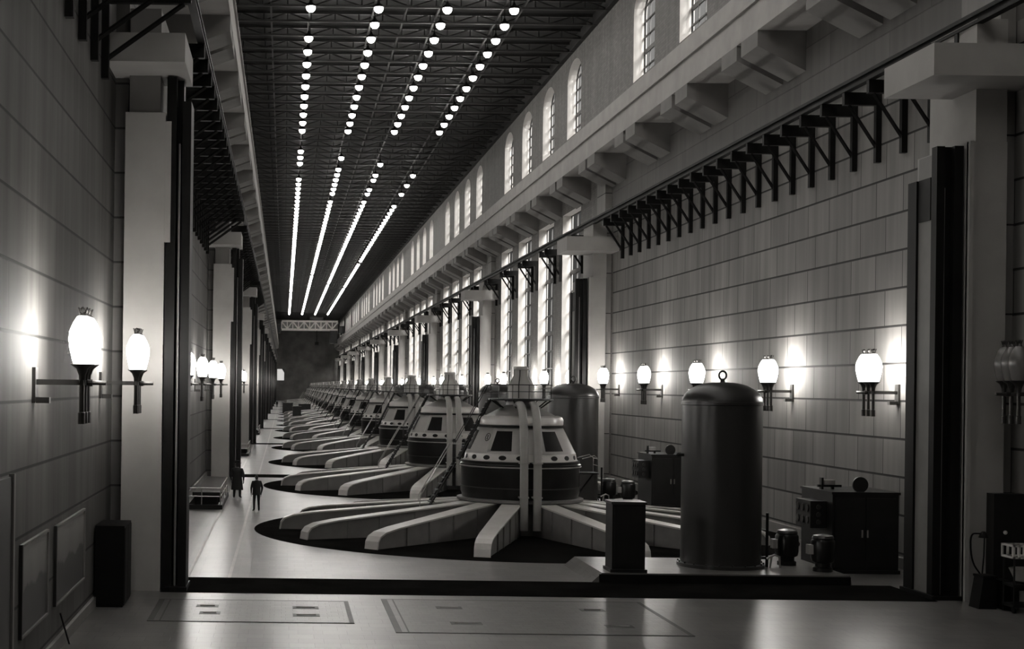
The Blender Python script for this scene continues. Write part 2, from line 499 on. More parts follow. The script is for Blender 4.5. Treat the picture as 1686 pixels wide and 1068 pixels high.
# roof trusses
t = MB(); zb, zt = 31.15, 31.72
xs = [XL + .05 + i * (XR - XL - .1) / 16 for i in range(17)]
t.box(XL, XR, -.07, .07, zb - .07, zb + .07, 'truss'); t.box(XL, XR, -.09, .09, zt - .09, zt + .09, 'truss')
for i in range(16):
    a, c = (zb, zt) if i % 2 == 0 else (zt, zb)
    t.bar((xs[i], 0, a), (xs[i + 1], 0, c), .045, 'truss'); t.bar((xs[i], 0, zb), (xs[i], 0, zt), .04, 'truss')
tm = t.mesh('roof_truss', 0)
LSP = 4.08
yl = [93.2 + LSP * i for i in range(-12, 103)]
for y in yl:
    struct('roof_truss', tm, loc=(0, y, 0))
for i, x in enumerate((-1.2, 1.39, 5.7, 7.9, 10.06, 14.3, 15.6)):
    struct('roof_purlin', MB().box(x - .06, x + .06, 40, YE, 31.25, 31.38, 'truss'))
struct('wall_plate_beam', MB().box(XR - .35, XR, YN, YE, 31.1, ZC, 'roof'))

# ------------------------------------------------------------------ lamps
lampK = Kind('pendant_lamp')
lampK.part('bulb', MB().ball((0, 0, 0), .30, 'bulb', 10, 6), 'glowing white bulb')
sh = MB(); sh.lathe([(.36, .06), (.32, .18), (.12, .32), (.05, .5)], 12, 'iron'); sh.lathe([(.34, .08), (.3, .19), (.1, .31), (0, .31)], 12, 'shade_in')  # unseen reflector, added to keep the bulb's light off the roof
lampK.part('shade', MB().add(sh), 'added dark metal reflector shielding the roof')
st = MB().tube([(0, 0, .3), (0, 0, 1.12)], .03, 'iron', 6)
lampK.part('stem', st)
rows = (1.39, 5.7, 10.06, 14.3)
rn = ('leftmost', 'second from left', 'third from left', 'rightmost')
far_mb = MB()
whole = MB()
for p in lampK.parts: whole.add(p[1])
missing = {0: {1, 12, 13, 16, 17, 18, 70}, 1: {12, 13, 14, 16, 23, 55}, 2: {12, 13, 14, 15, 17, 20, 23, 62}, 3: {12, 13, 14, 15, 16, 17, 19, 21, 23, 24, 47, 65}}
missing[0] -= {16}
indiv = 0
for r, x in enumerate(rows):
    c = 0
    for i in range(0, 99):
        if i in missing[r]: continue
        y = 93.2 + LSP * i
        c += 1
        if i < 78:
            lampK.place((x, y, 29.98), 'round white ceiling lamp, %s from the near end of the %s row' % (nth(c), rn[r]), 'ceiling lamp', 'ceiling lamps in four long rows', parts=i < 34)
            indiv += 1
        else:
            far_mb.add(whole, Matrix.Translation((x, y, 29.98)))
o = link('distant_ceiling_lamps', far_mb.mesh('distant_ceiling_lamps')); tag(o, 'merged far ends of the four rows of white ceiling lamps', 'ceiling lamps'); o['kind'] = 'stuff'

# rows continued overhead, unseen, added to light the near pillars and floor
near_mb = MB()
for x in rows:
    for i in range(-24, 0):
        near_mb.add(whole, Matrix.Translation((x, 93.2 + LSP * i, 29.98)))
o = link('added_overhead_lamps', near_mb.mesh('added_overhead_lamps')); tag(o, 'unseen ceiling lamps added overhead in line with the four rows', 'ceiling lamps'); o['kind'] = 'stuff'

def sconce(lit):
    K = Kind('wall_sconce'); g = 'globe' if lit else 'globe_off'
    # origin on the wall at arm height, arm along +X
    p = MB().box(0, .07, -.16, .16, -.42, .3, 'bronze'); p.box(0, .34, -.1, .1, -.42, -.3, 'bronze')
    K.part('wall_plate', p)
    a = MB().box(.05, 1.1, -.055, .055, -.05, .06, 'bronze')
    a.tube([(1.1, 0, 0), (1.2, 0, 0)], .07, 'bronze', 8)
    a.tube([(1.18, 0, 0), (1.3, 0, 0), (1.47, 0, 0)], .045, 'bronze', 8)
    K.part('arm', a)
    c = MB().box(1.0, 1.08, -.52, .52, -.05, .05, 'bronze')
    K.part('crossbar', c)
    prof = [(.0, .38), (.18, .38), (.21, .48), (.265, .72), (.28, .88), (.265, 1.02), (.19, 1.2), (.11, 1.32), (0, 1.35)]
    prof2 = [(0, .3)] + [(r, z) for r, z in prof[1:]]
    for y in (-.41, 0, .41):
        gl = MB().lathe(prof[1:] and [(0, .38)] + prof[1:], 14, g, (1.04, y, 0))
        cup = MB().lathe([(.06, .0), (.07, .15), (.12, .28), (.24, .37), (0, .385)], 10, 'bronze', (1.04, y, 0))
        fin = MB().lathe([(.08, 1.33), (.05, 1.4), (.07, 1.46), (0, 1.52)], 8, 'bronze', (1.04, y, 0))
        for q in range(4):
            an = q * PI / 2
            fin.tube([(1.04 + .05 * math.cos(an), y + .05 * math.sin(an), 1.38), (1.04 + .09 * math.cos(an), y + .09 * math.sin(an), 1.5)], .014, 'bronze', 4)
        tb = MB().lathe([(0, -.82), (.075, -.82), (.075, -.6), (.055, -.58), (.055, 0), (0, 0)], 8, 'bronze', (1.04, y, 0))
        K.part('globe', gl, 'glowing white glass globe' if lit else 'unlit grey glass globe', [['cup', cup], ['finial', fin]])
        K.part('drop_tube', tb)
    return K
SC, SCO = sconce(True), sconce(False)
k = 0
ys = [LAMP0 + LP * i for i in range(-6, 45)]
cl_ = cr_ = 0
for i, y in enumerate(ys):
    cl_ += 1
    yl_ = 29.6 if i == 0 else 40.25 if i == 1 else y
    SC.place((XL, yl_, 6.0), 'three-globe lit wall lamp on the left wall, %s from the near end' % nth(cl_), 'wall lamp', 'wall lamps along the left wall', parts=i < 22)
    if i >= 2:
        cr_ += 1
        SC.place((XR, y, 6.0), 'three-globe lit wall lamp on the right wall, %s from the near end' % nth(cr_), 'wall lamp', 'wall lamps along the right wall', rz=PI, parts=i < 22)
SCO.place((XR, 40.9, 6.0), 'unlit three-globe wall lamp at the right edge by the near pillar', 'wall lamp', None, rz=PI)

# crane rails and their brackets
for side, x, n in (('right', RAIL_R, 1), ('left', RAIL_L, 2)):
    b = MB().box(x - .12, x + .12, YN, YE, 16.75, 16.85, 'iron'); b.box(x - .04, x + .04, YN, YE, 16.85, 17.0, 'iron'); b.box(x - .12, x + .12, YN, YE, 17.0, 17.12, 'iron')
    tag(link('crane_rail', b.mesh('crane_rail', 0)), 'long dark crane rail on brackets along the %s wall' % side, 'rail')
def bracket(xr, xw):
    s = 1 if xw > xr else -1
    K = Kind('rail_bracket')
    K.part('leg', MB().box(min(xw, xw - s * .2), max(xw, xw - s * .2), -.11, .11, 14.25, 16.75, 'iron'))
    K.part('arm', MB().box(min(xr - s * .1, xw), max(xr - s * .1, xw), -.11, .11, 16.3, 16.75, 'iron'))
    K.part('brace', MB().bar((xr + s * .1, 0, 16.3), (xw - s * .15, 0, 14.8), .07, 'iron'))
    return K
BR, BL = bracket(RAIL_R, XR), bracket(RAIL_L, XL)
st = BAY / 24
n = 0
for i in range(24):
    y = 46.2 - .1 + st * i - 2 * st
    if y < 46.0 and i < 1: continue
    n += 1
    BR.place((0, y, 0), 'iron rail bracket on the blank right wall, %s from the near pillar' % nth(n), 'bracket', 'rail brackets on the blank right wall')
n = 0
for i in range(0, 42):
    for d in (-1.15, 1.15):
        y = LAMP0 + LP * (i + 1) + d
        if y > YE - 4: continue
        n += 1
        BR.place((0, y, 0), 'iron rail bracket between windows of the right wall, %s counting away' % nth(n), 'bracket', 'rail brackets between the tall windows', parts=n < 21)
n = 0
for i in range(0, 70):
    y = 33.2 + st * i
    if any(abs(y - (Y1 + BAY * q)) < 1.95 for q in range(6)): continue
    n += 1
    BL.place((0, y, 0), 'iron rail bracket on the left wall, %s from the near end' % nth(n), 'bracket', 'rail brackets along the left wall', parts=n < 9)

# overhead crane far down the hall
cr = tag(link('overhead_crane', None, None, (0, 505, 0)), 'pale bridge crane spanning the hall far down', 'crane')
for yy, nm in ((-2, 'bridge_girder'), (2, 'bridge_girder')):
    g = MB(); x0, x1 = BAND_L + 1.2, BAND_R - 1.2
    g.box(x0, x1, yy - .25, yy + .25, 24.9, 25.5, 'crane'); g.box(x0, x1, yy - .25, yy + .25, 27.7, 28.3, 'crane')
    nn = 10
    for i in range(nn):
        xa, xb = x0 + (x1 - x0) * i / nn, x0 + (x1 - x0) * (i + 1) / nn
        g.bar((xa, yy, 25.4 if i % 2 else 27.8), (xb, yy, 27.8 if i % 2 else 25.4), .28, 'crane'); g.box(xa - .15, xa + .15, yy - .15, yy + .15, 25.5, 27.7, 'crane')
    g.box(x0, x1, yy - .05, yy + .05, 25.5, 27.7, 'concrete_dark')
    link(nm, g.mesh(nm, 0), cr)
for x in (BAND_L - .1, BAND_R + .1):
    g = MB().box(x - .9, x + .9, -3.5, 3.5, 24.0, 26.5, 'dark'); link('end_carriage', g.mesh('end_carriage', 0), cr)
    for yy in (-2.6, 2.6):
        g = MB().prism([(yy + .55 * math.cos(a * PI / 8), 24.05 + .55 * math.sin(a * PI / 8)) for a in range(16)], x - .25, x + .25, 'x', 'dark')
        link('wheel', g.mesh('wheel', 0), cr)
g = MB().box(8.5, 13, -2.4, 2.4, 28.3, 29.6, 'dark'); link('trolley', g.mesh('trolley', 0), cr)
g = MB().tube([(11, 0, 28.3), (11, 0, 21)], .12, 'iron', 6); g.box(10.4, 11.6, -.4, .4, 20, 21, 'iron'); link('hoist_rope', g.mesh('hoist_rope', 0), cr)
g = MB().box(15.5, 18, -2, 2, 20.6, 24.9, 'dark'); link('operator_cab', g.mesh('operator_cab', 0), cr)

# ------------------------------------------------------------------ generators
def ring_arc(r, z, n=40, a0=0, a1=2 * PI):
    return [(r * math.cos(a0 + (a1 - a0) * i / n), r * math.sin(a0 + (a1 - a0) * i / n), z) for i in range(n + 1)]
def curved_panel(b, a, half, z0, z1, rad, m, off=.03, n=6, taper=.9):
    """a panel wrapped on a cone: rad(z) gives the radius"""
    def P(t, z, o):
        hh = half * (1 if z == z0 else taper)
        r = rad(z) + o; an = a + t * hh
        return (r * math.cos(an), r * math.sin(an), z)
    for i in range(n):
        t0, t1 = -1 + 2 * i / n, -1 + 2 * (i + 1) / n
        b.face([P(t0, z0, off), P(t1, z0, off), P(t1, z1, off), P(t0, z1, off)], m)
    for z in (z0, z1):
        for i in range(n):
            t0, t1 = -1 + 2 * i / n, -1 + 2 * (i + 1) / n
            b.face([P(t0, z, off), P(t1, z, off), P(t1, z, -.02), P(t0, z, -.02)], m)
    for t in (-1, 1): b.face([P(t, z0, off), P(t, z1, off), P(t, z1, -.02), P(t, z0, -.02)], m)

cone_r = lambda z: 2.27 + (1.74 - 2.27) * (z - 3.32) / (4.36 - 3.32)
G = Kind('generator')
G.part('bearing_bracket', MB().lathe([(2.0, .006), (2.0, 1.32), (2.55, 1.32), (2.62, 1.36), (2.62, 1.45), (2.4, 1.48)], 56, 'arm'), 'grey bearing bracket hub')
d = MB().lathe([(2.40, 1.46), (2.42, 1.6), (2.46, 1.7), (2.46, 2.72), (2.5, 2.76), (2.5, 2.86), (2.44, 2.9), (2.44, 3.0), (2.3, 3.02)], 64, 'dark_gloss')
band = MB().lathe([(2.5, 2.745), (2.525, 2.76), (2.525, 2.79), (2.5, 2.805)], 64, 'steel'); band.lathe([(2.44, 1.9), (2.475, 1.91), (2.475, 1.94), (2.44, 1.95)], 64, 'tank')
G.part('stator_drum', d, 'black glossy lower drum', [['band', band]])
r = MB().lathe([(2.36, 3.0), (2.36, 3.04), (2.33, 3.06), (2.29, 3.27), (2.27, 3.32)], 64, 'grey_light')
rr = lambda z: 2.33 + (2.29 - 2.33) * (z - 3.06) / .21
for i in range(20):
    a = -PI / 2 + PI / 20 + i * 2 * PI / 20
    n_ = 14; P = []
    for q in range(n_):
        t = 2 * PI * q / n_
        z = 3.165 + .095 * math.sin(t); an = a + .072 * math.cos(t)
        P.append(((rr(z) + .008) * math.cos(an), (rr(z) + .008) * math.sin(an), z))
    r.face(P, 'black')
G.part('vent_ring', r, 'pale ring with dark oval vent holes')
c = MB().lathe([(2.29, 3.32), (cone_r(3.36), 3.36), (1.74, 4.36), (1.70, 4.38)], 64, 'grey')
for i in range(6):
    a = -PI / 2 + i * PI / 3
    c.tube([(cone_r(z) * math.cos(a + .24), cone_r(z) * math.sin(a + .24), z) for z in (3.36, 4.34)], .02, 'grey_light', 4)
G.part('cone_housing', c, 'pale grey conical housing')
for i in range(6):
    wp = MB(); a = -PI / 2 + PI / 6 + i * PI / 3
    curved_panel(wp, a, .205, 3.45, 4.24, cone_r, 'black', .02)
    G.part('inspection_window', wp, 'black inspection window')
tr = MB().lathe([(1.62, 4.36), (1.82, 4.38), (1.82, 4.44), (1.72, 4.45), (1.76, 4.5), (1.76, 4.7), (1.71, 4.8), (1.6, 4.85), (1.4, 4.86)], 64, 'grey_light')
gk = MB().lathe([(1.81, 4.375), (1.84, 4.39), (1.84, 4.46), (1.81, 4.475)], 64, 'black')
G.part('top_ring', tr, 'pale rounded upper ring', [['gasket', gk]])
G.part('roof_cone', MB().lathe([(1.5, 4.85), (1.42, 4.87), (.62, 5.3), (.58, 5.5), (0, 5.5)], 48, 'duct'))
pf = MB().lathe([(.3, 5.49), (1.33, 5.49), (1.35, 5.51), (1.35, 5.57), (0, 5.57)], 40, 'dark')
for i in range(8):
    a = PI / 8 + i * PI / 4
    pf.bar((.8 * math.cos(a), .8 * math.sin(a), 5.15), (1.28 * math.cos(a), 1.28 * math.sin(a), 5.5), .03, 'dark')
G.part('top_platform', pf, 'dark round service platform')
rl = MB()
for i in range(12):
    a = i * PI / 6 + .1
    rl.tube([(1.29 * math.cos(a), 1.29 * math.sin(a), 5.56), (1.29 * math.cos(a), 1.29 * math.sin(a), 6.14)], .016, 'dark', 5)
rl.tube(ring_arc(1.29, 6.14), .02, 'dark', 6); rl.tube(ring_arc(1.29, 5.86), .014, 'dark', 5)
G.part('guard_rail', rl, 'thin dark guard rail')
ex = MB().lathe([(.55, 5.57), (.55, 6.08), (.5, 6.2), (.36, 6.36), (.3, 6.5), (.29, 6.76), (.35, 6.78), (.35, 6.88), (.3, 6.91), (0, 6.91)], 32, 'grey')
for i in range(6):
    a = i * PI / 3 + .2
    ex.tube([(.56 * math.cos(a), .56 * math.sin(a), 5.58), (.56 * math.cos(a), .56 * math.sin(a), 6.1), (.32 * math.cos(a), .32 * math.sin(a), 6.5), (.31 * math.cos(a), .31 * math.sin(a), 6.76)], .025, 'grey_light' if i % 2 else 'dark', 5)
G.part('exciter', ex, 'grey exciter cap on top')
def bend(pts, n=5):
    out = [Vector(pts[0])]
    for i in range(1, len(pts) - 1):
        p, q, s = Vector(pts[i - 1]), Vector(pts[i]), Vector(pts[i + 1])
        a, b2 = q + (p - q) * .45, q + (s - q) * .45
        for k in range(n + 1):
            t = k / n; out.append(a * (1 - t) ** 2 + q * 2 * t * (1 - t) + b2 * t * t)
    out.append(Vector(pts[-1])); return out
for s in (-1, 1):
    p = MB().tube(bend([(s * .27, -.7, 5.3), (s * .27, -1.75, 5.42), (s * .27, -2.5, 4.6), (s * .27, -2.72, 3.1), (s * .27, -2.78, .3)]), .17, 'duct', 10, flat=.62)
    for z in (1.62, 3.0): p.box(s * .27 - .19, s * .27 + .19, -2.86, -2.45, z - .03, z + .03, 'duct')
    G.part('cable_duct', p, 'grey vertical cable duct')
lad = MB()
for s in (-.3, .3):
    lad.bar((-1.3, s, 5.52), (-2.6, s, 3.0), .05, 'dark'); lad.tube([(-1.3, s, 6.1), (-1.42, s, 6.1), (-2.75, s, 3.7), (-2.75, s, 2.95)], .018, 'dark', 5)
for i in range(11):
    t = (i + .5) / 11; lad.box(-1.3 - 1.3 * t - .1, -1.3 - 1.3 * t + .1, -.3, .3, 5.52 - 2.52 * t - .012, 5.52 - 2.52 * t + .012, 'dark')
G.part('upper_ladder', lad, 'steep dark ladder to the platform')
lad = MB()
for s in (-.4, .4):
    lad.bar((-2.75, s, 2.85), (-4.1, s, .6), .05, 'dark'); lad.tube([(-2.6, s, 3.65), (-2.95, s, 3.65), (-4.2, s, 1.45), (-4.25, s, .55)], .02, 'steel', 5)
for i in range(9):
    t = (i + .5) / 9; lad.box(-2.75 - 1.35 * t - .12, -2.75 - 1.35 * t + .12, -.4, .4, 2.85 - 2.25 * t - .012, 2.85 - 2.25 * t + .012, 'dark')
G.part('lower_ladder', lad, 'dark ladder with handrails down to the arms')
ld = MB().box(2.4, 3.2, -.5, .5, 2.46, 2.52, 'dark')
ld.bar((2.45, 0, 1.6), (3.1, 0, 2.47), .04, 'dark')
for y in (-.5, .5): ld.tube([(2.5, y, 3.1), (3.0, y, 3.24), (3.17, y, 3.1), (3.17, y, 2.5)], .02, 'steel', 5)
ld.tube([(3.17, -.5, 3.1), (3.17, .5, 3.1)], .02, 'steel', 5); ld.tube([(3.17, -.5, 2.82), (3.17, .5, 2.82)], .016, 'steel', 5)
G.part('side_landing', ld, 'small landing with a curved handrail')

def arm(a):
    b, t = MB(), MB()
    prof = [(2.1, .012), (2.1, 1.36), (8.7, .74), (9.5, .62), (9.85, .48), (10.0, .3), (10.05, .012)]
    def wd(r): return .40 - .1 * (r - 2) / 8
    P = prof
    for s in (-1, 1):
        b.face([(r, s * (wd(r) - .07), max(z - .06, .012)) for r, z in P], 'arm')
    for (r0, z0), (r1, z1) in zip(P, P[1:] + P[:1]):
        b.face([(r0, -wd(r0) + .07, max(z0 - .06, .012)), (r0, wd(r0) - .07, max(z0 - .06, .012)), (r1, wd(r1) - .07, max(z1 - .06, .012)), (r1, -wd(r1) + .07, max(z1 - .06, .012))], 'arm')
    for r in (3.6, 5.2, 6.8, 8.2):
        zt = 1.36 - .62 * (r - 2.1) / 6.6 - .06
        for s in (-1, 1): b.box(r - .03, r + .03, min(s * (wd(r) - .08), s * (wd(r) - .01)), max(s * (wd(r) - .08), s * (wd(r) - .01)), .03, zt, 'arm')
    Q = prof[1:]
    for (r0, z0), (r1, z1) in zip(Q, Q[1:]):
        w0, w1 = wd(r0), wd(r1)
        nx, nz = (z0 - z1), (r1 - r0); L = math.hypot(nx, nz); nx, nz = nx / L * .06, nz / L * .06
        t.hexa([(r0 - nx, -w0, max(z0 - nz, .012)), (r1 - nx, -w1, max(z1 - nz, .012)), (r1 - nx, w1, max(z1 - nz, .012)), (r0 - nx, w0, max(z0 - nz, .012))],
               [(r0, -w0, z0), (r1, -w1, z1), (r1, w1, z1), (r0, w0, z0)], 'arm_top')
    return b.rot(a), t.rot(a)
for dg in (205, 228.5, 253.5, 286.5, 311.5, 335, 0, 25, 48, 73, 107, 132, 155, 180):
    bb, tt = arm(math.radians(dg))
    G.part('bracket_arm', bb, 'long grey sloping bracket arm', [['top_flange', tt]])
for k in range(NG):
    lab = 'generator with pale cone and black drum, nearest of the long row' if k == 0 else 'generator with radiating arms, %s from the near end of the row' % nth(k + 1)
    root = G.place((XG, G0 + k * UNIT, 0), lab, 'generator', 'generators in a long row', parts=k < 8)
    if k == 0:
        g = MB(); z = 3.98; a = -PI / 2 - math.radians(52)
        tx = Vector((-math.sin(a), math.cos(a), 0)); rad = Vector((math.cos(a), math.sin(a), 0)); slope = (cone_r(4.36) - cone_r(3.36))
        upv = Vector((rad.x * slope, rad.y * slope, 1)).normalized()
        ctr = rad * (cone_r(z) + .012) + Vector((0, 0, z))
        g.tube([ctr + tx * .12 * math.cos(q * PI / 10) + upv * .17 * math.sin(q * PI / 10) for q in range(21)], .012, 'dark', 5)
        g.bar(ctr + upv * .085, ctr - upv * .085, .018, 'dark'); g.bar(ctr + upv * .085, ctr + upv * .04 - tx * .035, .012, 'dark'); g.bar(ctr - upv * .085 - tx * .035, ctr - upv * .085 + tx * .035, .012, 'dark')
        o = link('number_badge', g.mesh('number_badge', 0), root); o['label'] = 'circled number 1 on the cone'

# ------------------------------------------------------------------ pressure tanks, pads, pumps, governors
T = Kind('pressure_tank')
R_ = 1.27
T.part('shell', MB().lathe([(R_, .12), (R_, 5.22)], 48, 'tank'))
dome = [(R_, 5.22), (R_ + .03, 5.24), (R_ + .03, 5.32), (R_, 5.34)] + [(R_ * math.cos(t * PI / 2 / 8) ** .8 if t < 8 else 0, 5.36 + .62 * math.sin(t * PI / 2 / 8) ** 1.1) for t in range(0, 9)]
T.part('dome', MB().lathe(dome, 48, 'tank'), 'domed tank head')
fl = MB().lathe([(R_ + .12, 0), (R_ + .12, .1), (R_, .12)], 48, 'tank')
for i in range(20):
    a = i * PI / 10; fl.lathe([(0, .1), (.03, .1), (.03, .16), (0, .16)], 6, 'tank', ((R_ + .07) * math.cos(a), (R_ + .07) * math.sin(a), 0))
T.part('base_flange', fl)
ey = MB().lathe([(.09, 5.95), (.07, 6.05), (.04, 6.1), (0, 6.1)], 12, 'tank'); ey.tube([(.12 * math.cos(q * PI / 8), 0, 6.2 + .14 * math.sin(q * PI / 8)) for q in range(17)], .035, 'tank', 8)
T.part('lifting_eye', ey, 'lifting eye on top')
pp = MB().tube([(1.45, -.2, 0), (1.45, -.2, 1.75)], .05, 'dark', 8); pp.tube([(1.35, -.5, .3), (1.6, -.5, .42), (1.75, -.5, .36), (1.78, -.5, 0)], .035, 'steel', 6); pp.tube([(1.45, -.5, .0), (1.5, -.5, .36)], .035, 'steel', 6)
pp.box(1.2, 1.5, -.25, -.15, .25, .33, 'dark')
T.part('drain_pipe', pp)
v = MB().tube([(-1.25, -.1, 3.6), (-1.42, -.1, 3.6)], .05, 'dark', 8); v.ball((-1.44, -.1, 3.6), .07, 'dark', 8, 6)
T.part('gauge_cock', v)

P_ = Kind('pump_motor')
P_.part('base', MB().lathe([(.3, 0), (.3, .12), (.24, .16), (.24, .28)], 20, 'dark'))
P_.part('motor_body', MB().lathe([(.28, .28), (.34, .32), (.37, .45), (.37, .95), (.33, 1.02), (.3, 1.04)], 24, 'dark_gloss'))
P_.part('motor_cap', MB().lathe([(.32, 1.03), (.34, 1.06), (.3, 1.14), (.14, 1.18), (0, 1.18)], 24, 'tank'))
P_.part('terminal_box', MB().box(-.5, -.33, -.13, .13, .55, .85, 'grey'))

GV = Kind('governor_cabinet')
b = MB().box(0, 2.2, 0, 2.9, .1, 2.66, 'dark'); b.box(-.05, 2.25, -.05, 2.95, 0, .12, 'dark'); b.box(-.04, 2.24, -.04, 2.94, 2.62, 2.7, 'dark')
GV.part('body', b)
for i in (0, 1): GV.part('door', MB().box(.08 + 1.04 * i, 1.07 + 1.04 * i, -.03, .0, .2, 2.5, 'dark'), None, [['handle', MB().box(.95 + .18 * i, 1.0 + .18 * i, -.07, -.03, 1.2, 1.45, 'steel')]])
gb = MB().box(-.55, .0, .5, 1.9, 1.45, 2.35, 'dark')
for yy in (.75, 1.2, 1.65):
    for zz in (1.7, 2.1): gb.prism([(yy + .13 * math.cos(t * PI / 6), zz + .13 * math.sin(t * PI / 6)) for t in range(12)], -.59, -.55, 'x', 'tank')
for zz in (1.65, 1.9, 2.15): gb.prism([(-.28 + .08 * math.cos(t * PI / 6), zz + .08 * math.sin(t * PI / 6)) for t in range(12)], .46, .5, 'y', 'tank')
GV.part('gauge_box', gb, 'projecting box of round gauges')
hw = MB().prism([(1.0 + .26 * math.cos(t * PI / 12), 2.93 + .26 * math.sin(t * PI / 12)) for t in range(24)], .2, .28, 'y', 'dark'); hw.tube([(1.0, .25, 2.7), (1.0, .25, 2.9)], .05, 'dark', 6)
GV.part('handwheel', hw, 'round handwheel on top')
lv = MB().box(-.05, .75, 1.2, 1.32, 2.78, 2.86, 'dark'); lv.box(.05, .12, 1.15, 1.35, 2.7, 3.1, 'dark'); lv.box(.15, .5, 1.1, 1.45, 2.86, 3.02, 'steel'); lv.box(.4, .5, 1.2, 1.3, 2.7, 2.8, 'dark')
GV.part('lever', lv, 'lever mechanism on top')
for k in range(6):
    o_ = k * UNIT
    pz = .3
    if k == 0: bt, tp = (9.6, 45.55, 17.7, 50.0), (9.95, 45.6, 17.65, 49.95)
    else: bt, tp = (12.6, 45.55 + o_, 17.6, 50.0 + o_), (12.65, 45.6 + o_, 17.55, 49.95 + o_)
    b = MB().hexa([(bt[0], bt[1], 0), (bt[2], bt[1], 0), (bt[2], bt[3], 0), (bt[0], bt[3], 0)], [(tp[0], tp[1], pz), (tp[2], tp[1], pz), (tp[2], tp[3], pz), (tp[0], tp[3], pz)], 'floor' if k else 'floor')
    b.box(tp[0] - .1, tp[2], bt[1] - .02, bt[1] + .03, .0, .26, 'steel_floor')
    struct('plinth', b, 'low raised slab carrying a tank', smooth=0)
    w_ = 'dark pressure tank with domed top and lifting eye, nearest and tallest in view' if k == 0 else 'dark domed pressure tank, %s of the tank row from the near end' % nth(k + 1)
    T.place((TX0 + (.35 if k else 0), TZ + o_, pz), w_, 'tank', 'pressure tanks beside the generators')
    if k < 3:
        P_.place((16.6, 48.3 + o_, pz), 'black vertical pump motor on the %s tank slab, set farther back' % nth(k + 1), 'pump', 'pump motors beside the tanks', parts=k < 2)
        P_.place((17.2, 46.7 + o_, pz), 'black vertical pump motor on the %s tank slab, standing at its front corner' % nth(k + 1), 'pump', 'pump motors beside the tanks', parts=k < 2)
    if k < 4:
        xg = 18.2 if k % 2 == 0 else 18.85
        yg = 48.6 + o_
        GV.place((xg - (.0 if k else .0), yg, 0), 'large black governor cabinet with gauges, nearest, beside the near steel column' if k == 0 else 'large black governor cabinet with gauges, %s along the right wall' % nth(k + 1), 'cabinet', 'governor cabinets along the right wall', parts=k < 2)

# control pedestal on the near slab
r_ = tag(link('control_pedestal', None, None, (10.28, 45.75, .3)), 'dark square control pedestal left of the nearest tank', 'cabinet')
link('body', MB().box(0, 1.03, 0, .95, .08, 2.12, 'dark').mesh('body', 0), r_)
link('base', MB().box(-.06, 1.09, -.06, 1.01, 0, .1, 'dark').mesh('base', 0), r_)
link('top', MB().box(-.04, 1.07, -.04, .99, 2.12, 2.2, 'tank').mesh('top', 0), r_)
link('door', MB().box(.06, .97, -.03, 0, .18, 2.04, 'dark').mesh('door', 0), r_)

# ------------------------------------------------------------------ near left: cabinet, pictures, door, rod
r_ = tag(link('tall_cabinet', None, None, (XL + .05, 39.3, 0)), 'plain black tall cabinet against the left wall before the pillar', 'cabinet')
link('body', MB().box(0, .78, 0, 1.7, .06, 2.18, 'black').mesh('body', 0), r_)
link('base', MB().box(.03, .75, .03, 1.67, 0, .08, 'black').mesh('base', 0), r_)
link('door', MB().box(.78, .80, .05, .83, .12, 2.12, 'black').mesh('door', 0), r_)
link('door', MB().box(.78, .80, .87, 1.65, .12, 2.12, 'black').mesh('door', 0), r_)
M['scene_a'] = landscape('printed_hills_view', .5, 3.1); M['scene_b'] = landscape('printed_valley_view', .47, 8.4)
for nm, y0, y1, z0, z1, m, lab in (('framed_picture', 28.25, 31.45, 1.03, 2.86, 'scene_a', 'framed dark landscape picture low on the left wall, nearer of the two'),
                                   ('framed_picture', 32.5, 37.2, 1.03, 2.82, 'scene_b', 'framed dark landscape picture low on the left wall, nearer the black cabinet')):
    r_ = tag(link(nm, None, None, (XL, y0, z0)), lab, 'picture', 'framed pictures on the left wall')
    L, H = y1 - y0, z1 - z0
    f = MB(); d_ = .07
    f.box(0, d_, 0, .1, 0, H, 'frame'); f.box(0, d_, L - .05, L, 0, H, 'concrete_dark'); f.box(0, d_, .1, L - .05, 0, .05, 'concrete_dark'); f.box(0, d_, .1, L - .05, H - .05, H, 'concrete_dark')
    link('frame', f.mesh('frame', 0), r_)
    link('print', MB().box(.0, .03, .1, L - .05, .05, H - .05, m).mesh('print', 0), r_)
b = MB().box(XL, XL + .06, 24.3, 27.1, 0, 4.25, 'frame'); b.box(XL, XL + .1, 24.1, 24.3, 0, 4.4, 'concrete_dark'); b.box(XL, XL + .1, 27.1, 27.25, 0, 4.3, 'concrete_dark')
struct('door_1', b, 'dark door in the left wall at the picture edge')
tag(link('leaning_rod', MB().tube([(-4.86, 33.7, 0), (-5.03, 33.4, .75)], .022, 'dark', 8).mesh('leaning_rod')), 'short dark rod leaning against the left wall below the pictures', 'rod')

